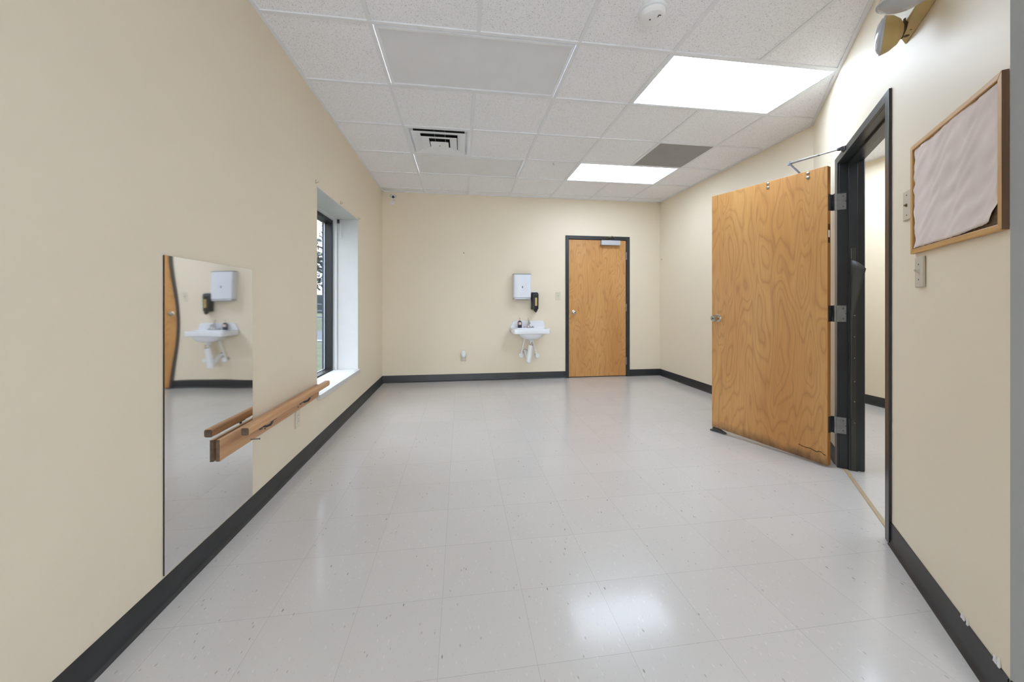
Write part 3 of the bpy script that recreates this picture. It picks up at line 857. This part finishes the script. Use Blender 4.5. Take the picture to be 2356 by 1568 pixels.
# hinges: one leaf on the jamb, one on the door edge, pin between
for z in (1.758, .996, .236):
    hg = MB().tube([(.862, -.022, z - .002), (.862, -.022, z + .113)], .0085, 12).build('hinge', 'steel', d2)
    jl = MB(); jl.box((j1 + .0003, -.02, z), (j1 + .0028, .036, z + .110))
    jo = jl.build('jamb_leaf', 'steel', hg)
    sc = MB()
    for a, b in ((.008, .02), (.022, .055), (.008, .09)): sc.lathe([(.004, 0), (.003, .0012)], (j1 + .0028, a + .012, z + b), (1, 0, 0), 10)
    sc.build('screw', 'steel_dark', jo)
    dl = MB(ca_m := Matrix.Translation(cb) @ ca)
    dl.box((.0170, .0, z), (.0195, .046, z + .110)); dl.box((.0, -.004, z), (.0195, .0035, z + .110))
    dl.build('door_side_leaf', 'steel_dark', hg)

t = thing('threshold_strip', 'thin tan floor strip across the open doorway', 'threshold', S(1.302, -.03, 0), RZ_S)
m = MB(); m.prism([(-.012, .0005), (-.008, .004), (.008, .004), (.012, .0005)], 0, -.425, .425); m.build('strip', 'tan', t)


# ================================================================== BASEBOARDS
def base(name, a, b, label=None, h=.102, ext=0):
    """cove base from a to b; room on the left of a->b"""
    A, B = Vector(a), Vector(b); L = (B - A).length; ang = math.atan2(B.y - A.y, B.x - A.x)
    m = MB(Matrix.Translation((A.x, A.y, 0)) @ Matrix.Rotation(ang, 4, 'Z'))
    pr = [(.0004, .0005), (.016, .0005), (.0155, .003), (.009, .008), (.0055, .016), (.0042, .03), (.0040, h - .004), (.0025, h), (.0004, h)]
    m.prism(pr, 0, 0, L)
    return struct(m.build(name, 'vinyl', angle=50), label, 'baseboard')


base('baseboard_left', (0, D), (0, YB), 'black vinyl baseboard along the left wall')
base('baseboard_far_left', (2.654, D), (.005, D), 'black vinyl baseboard between left corner and closed door')
base('baseboard_far_right', (W - .005, D), (3.676, D), 'short black baseboard right of the closed door')
base('baseboard_right', (W, P0.y), (W, D), 'black baseboard on the side wall behind the open door')
base('baseboard_angled_far', tuple(S(.796).xy), tuple(P0))
ba = base('baseboard_angled', tuple(P1 - NV * .0 + DV * .002), tuple(S(1.791).xy), 'dark bluish baseboard under the bulletin board wall')
base('baseboard_near', (P1.x, YB), (P1.x, P1.y - .002), 'black baseboard at the lower right edge')
base('baseboard_corridor', (XC, .2), (XC, 6.5), 'dark baseboard along the corridor wall')
m = MB(SM)
for s_, hh in ((2.383, .02), (2.395, .015), (2.415, .024), (2.552, .018), (2.572, .026), (2.560, .012)):
    m.prism([(s_, .098), (s_ + .010, .099), (s_ + .004, .1 + hh)], 1, -.0012, -.0048)
fo = m.build('torn_paint_flake', 'whiteplastic'); fo.parent = ba

# ================================================================== BULLETIN BOARD
s0, bw, bh = 2.034, .581, .437
t = thing('bulletin_board', 'oak framed bulletin board covered with wrinkled pale pink paper on the angled wall', 'bulletin board', S(s0, 0, 1.3205), RZ_S)
fw, dp = .019, .0145
for pl_ in ([(0, 0), (bw, 0), (bw - fw, fw), (fw, fw)], [(0, bh), (bw, bh), (bw - fw, bh - fw), (fw, bh - fw)]):
    MB().prism(pl_, 1, -.002, -dp).build('frame_rail', 'oak', t, .002)
for pl_ in ([(0, 0), (fw, fw), (fw, bh - fw), (0, bh)], [(bw, 0), (bw - fw, fw), (bw - fw, bh - fw), (bw, bh)]):
    MB().prism(pl_, 1, -.002, -dp).build('frame_stile', 'oak_v', t, .002)
box('outer_edge', (bw + .0002, -dp + .0003, .001), (bw + .0015, -.001, bh - .001), 'walnut', t)
box('cork_panel', (fw - .001, -.0065, fw - .001), (bw - fw + .001, -.0025, bh - fw + .001), 'cork', t)
pp = MB(); n_ = 40
rng = random.Random(3)
rag = [rng.uniform(-.003, .003) for _ in range(n_ + 1)]
rows_ = []
for j in range(n_ + 1):
    row = []
    for i in range(n_ + 1):
        e, f_ = i / n_, j / n_
        x0_ = fw + .004 + .004 * math.sin(f_ * 7); x1_ = bw - fw - .002 - .002 * math.sin(f_ * 5 + 1)
        z0_ = fw + .003 + .020 * max(0, e - .45) ** 1.2 + .002 * math.sin(e * 8) * e
        z1_ = bh - fw - .001 - .0012 * math.sin(e * 9)
        x = x0_ + (x1_ - x0_) * e; z = z0_ + (z1_ - z0_) * f_
        cr = max(0, 1 - ((1 - e) / .09 + f_ / .15))               # torn lower corner
        x -= cr * .022; z += cr * .028
        x += rag[j] * .5 * (e in (0, 1)); z += rag[i] * .4 * (f_ in (0, 1))
        y = -.0098 - .0026 * (math.sin(z * 62 - x * 38 + 2 * math.sin(z * 23 + x * 9)) * .55 + math.sin(x * 71 + z * 29 + 1.3 * math.sin(x * 40)) * .15 + .45 * math.sin(z * 110 - x * 52 + 2.4 * math.sin(x * 33 - z * 14)))
        row.append((x, y, z))
    rows_.append(row)
pp.loft(rows_, closed=False, cap=False); po = pp.build('paper_sheet', 'paper', t, angle=80)
so = po.modifiers.new('Solidify', 'SOLIDIFY'); so.thickness = .0006

# ================================================================== EMERGENCY LIGHT
t = thing('emergency_light', 'yellowed twin-head emergency light high on the angled wall above the doorway', 'emergency light', S(1.943, 0, 2.228), RZ_S)
L_ = .40
m = MB(); m.loft([[(0, -.001, 0), (L_, -.001, 0), (L_, -.001, .17), (0, -.001, .17)], [(.090, -.050, .004), (L_ - .09, -.050, .004), (L_ - .09, -.050, .165), (.090, -.050, .165)]])
m.build('housing', 'yellowed', t, .003)
box('battery_cover', (.0925, -.0515, .008), (L_ - .093, -.0502, .162), 'ivory', t)
m = MB(); m.lathe([(.011, 0), (.004, .001)], (.07, -.018, .0015), (.0, -.05, -1), 12); m.lathe([(.004, 0), (.002, .001)], (.11, -.018, .0015), (0, -.05, -1), 8); m.lathe([(.004, 0), (.002, .001)], (.08, -.033, .0025), (0, -.05, -1), 8)
m.build('knockout', 'brown', t)


def head(c, axis, nm='lamp_head'):
    c, axis = Vector(c), Vector(axis).normalized()
    h = MB().lathe([(.004, -.062), (.020, -.060), (.044, -.048), (.062, -.026), (.070, -.004), (.070, .0), (.066, .0), (.058, -.02), (.01, -.035)], c, axis, 30).build(nm, 'yellowed', t)
    MB().lathe([(.066, .0), (.062, .007), (.040, .018), (.0, .022)], c, axis, 30).build('lens', 'clear', h)
    MB().lathe([(.0702, -.004), (.0702, .002), (.0665, .002)], c, axis, 30).build('lens_rim', 'silver', h)
    return h


def loc(p): return (SM.inverted() @ Vector(p)) - Vector((1.943, 0, 2.228))


HEAD1 = (S(2.185, .115, 2.150)); HEAD2 = (S(2.235, .112, 2.265))
head((.170, -.120, -.025), (-.199, -.974, .112))
head((.390, -.124, -.038), (-.1, -.1, -1))
MB().tube([(.165, -.048, .02), (.168, -.056, -.02), (.170, -.068, -.052)], .009, 10).build('swivel', 'bronze', t)
MB().tube([(.30, -.05, .06), (.35, -.10, .06), (.395, -.118, .02)], .009, 10).build('swivel', 'bronze', t)

# ================================================================== OUTDOORS
struct(box('ground', (-70, -10, -.6), (-.36, 90, -.35), 'grass'), 'lawn outside the window', 'lawn')
road = struct(box('road', (-70, 15.5, -.36), (-.36, 21, -.33), 'asphalt'), 'grey road outside the window', 'road')
struct(box('kerb_strip', (-70, 15.0, -.36), (-.36, 15.5, -.31), 'kerb'), 'pale kerb outside the window', 'kerb')
t = thing('fence', 'pale rail fence beyond the road outside the window', 'fence', (-9, 24, -.36))
m = MB()
for z in (.6, 1.0, 1.4): m.box((-6, -.03, z), (8, .03, z + .08))
m.build('rail', 'fence', t)
for x in range(-6, 9, 2): box('post', (x - .05, -.05, 0), (x + .05, .05, 1.55), 'fence', t)


def tree(loc, hgt, rad, zc, label, n=900, seed=1, lsz=.16):
    t = thing('tree', label, 'tree', loc, 0, 'trees outside the window'); rg = random.Random(seed)
    tr = MB(); tr.tube([(0, 0, 0), (.1, 0, hgt * .4), (-.05, .1, hgt * .75), (0, 0, hgt)], [.2, .15, .1, .03], 10)
    for q in range(9):
        a = rg.uniform(0, 6.28); z = hgt * rg.uniform(.4, .8)
        tr.tube([(0, 0, z), (math.cos(a) * rad * .5, math.sin(a) * rad * .5, z + rad * .25), (math.cos(a) * rad * .9, math.sin(a) * rad * .9, z + rad * .3)], [.06, .04, .015], 6)
    tr.build('trunk', 'bark', t)
    f = MB()
    for q in range(n):
        d = Vector((rg.gauss(0, 1), rg.gauss(0, 1), rg.gauss(0, 1))).normalized() * rad * rg.uniform(.35, 1) ** .6
        c = Vector((0, 0, zc)) + Vector((d.x, d.y, d.z * .75))
        u = Vector((rg.gauss(0, 1), rg.gauss(0, 1), rg.gauss(0, 1))).normalized(); w = u.cross(Vector((.3, .5, .8))).normalized()
        s_ = lsz * rg.uniform(.6, 1.4)
        f.quad([c - u * s_, c + w * s_ * .5, c + u * s_, c - w * s_ * .5])
    f.build('foliage', 'leaf', t, smooth=False)


tree((-5.3, 21.5, -.36), 6.0, 2.4, 4.6, 'leafy tree just beyond the road outside the window', 1000, 2, .085)
tree((-13, 33, -.36), 6.5, 3.2, 4.2, 'farther leafy tree seen low through the window', 900, 5, .25)
tree((-18.5, 36, -.36), 7, 3.0, 4.6, 'farther leafy tree on the right through the window', 900, 9, .25)
struct(MB().prism([(-50, -.4), (-50, 2.2), (-30, 2.8), (-14, 2.2), (-4, 2.9), (10, 2.4), (10, -.4)], 1, 60, 64).build('hills', 'hills', smooth=False), 'distant hedge line', 'hedge')

# ================================================================== LIGHT
wd = bpy.data.worlds.new('sky'); scene.world = wd; wd.use_nodes = True
nt = wd.node_tree; bg = nt.nodes['Background']
tc = nt.nodes.new('ShaderNodeTexCoord'); sx = nt.nodes.new('ShaderNodeSeparateXYZ'); rp = nt.nodes.new('ShaderNodeValToRGB')
nt.links.new(tc.outputs['Generated'], sx.inputs[0]); nt.links.new(sx.outputs[2], rp.inputs[0]); nt.links.new(rp.outputs[0], bg.inputs[0])
rp.color_ramp.elements[0].position = 0; rp.color_ramp.elements[0].color = (.90, .95, 1, 1)
rp.color_ramp.elements[1].position = .6; rp.color_ramp.elements[1].color = (.90, .95, 1, 1)
mm = nt.nodes.new('ShaderNodeMath'); mm.operation = 'MULTIPLY_ADD'; mm.use_clamp = False
ab_ = nt.nodes.new('ShaderNodeMath'); ab_.operation = 'MAXIMUM'; ab_.inputs[1].default_value = 0
nt.links.new(sx.outputs[2], ab_.inputs[0]); nt.links.new(ab_.outputs[0], mm.inputs[0])
mm.inputs[1].default_value = 10; mm.inputs[2].default_value = 4.6          # overcast: brighter overhead than at the horizon
nt.links.new(mm.outputs[0], bg.inputs[1])


def area(name, loc, rot, sx_, sy_, power, c):
    l = bpy.data.lights.new(name, 'AREA'); l.shape = 'RECTANGLE'; l.size = sx_; l.size_y = sy_; l.energy = power; l.color = c
    o = bpy.data.objects.new(name, l); COL.objects.link(o); o.location = loc; o.rotation_euler = rot
    return o


area('unseen_corridor_lamp', (4.95, 3.2, 2.66), (0, 0, 0), .6, 1.2, 15, (.74, .86, 1))  # unseen area lights added to brighten the corridor beyond the open door
area('unseen_corridor_lamp', (4.3, 1.3, 2.66), (0, 0, 0), .6, 1.2, 11, (.74, .86, 1))

# ================================================================== CAMERA
cam = bpy.data.cameras.new('camera'); co = bpy.data.objects.new('camera', cam); COL.objects.link(co)
co.location = (1.0908, 0, 1.1198); co.rotation_euler = (R(90), 0, -.1384)
cam.sensor_width = 36; cam.lens = 849.5 / 2356 * 36; cam.shift_y = -(784 - 697.8) / 2356; cam.clip_start = .02
scene.camera = co
vs = scene.view_settings
vs.view_transform = 'Standard'; vs.look = 'None'; vs.gamma = 1; vs.use_curve_mapping = False; vs.exposure = 1.05
scene.cycles.use_denoising = True
scene.cycles.max_bounces = 12; scene.cycles.diffuse_bounces = 8
scene.cycles.use_adaptive_sampling = True
scene.cycles.adaptive_threshold = .02
scene.cycles.sample_clamp_indirect = 8
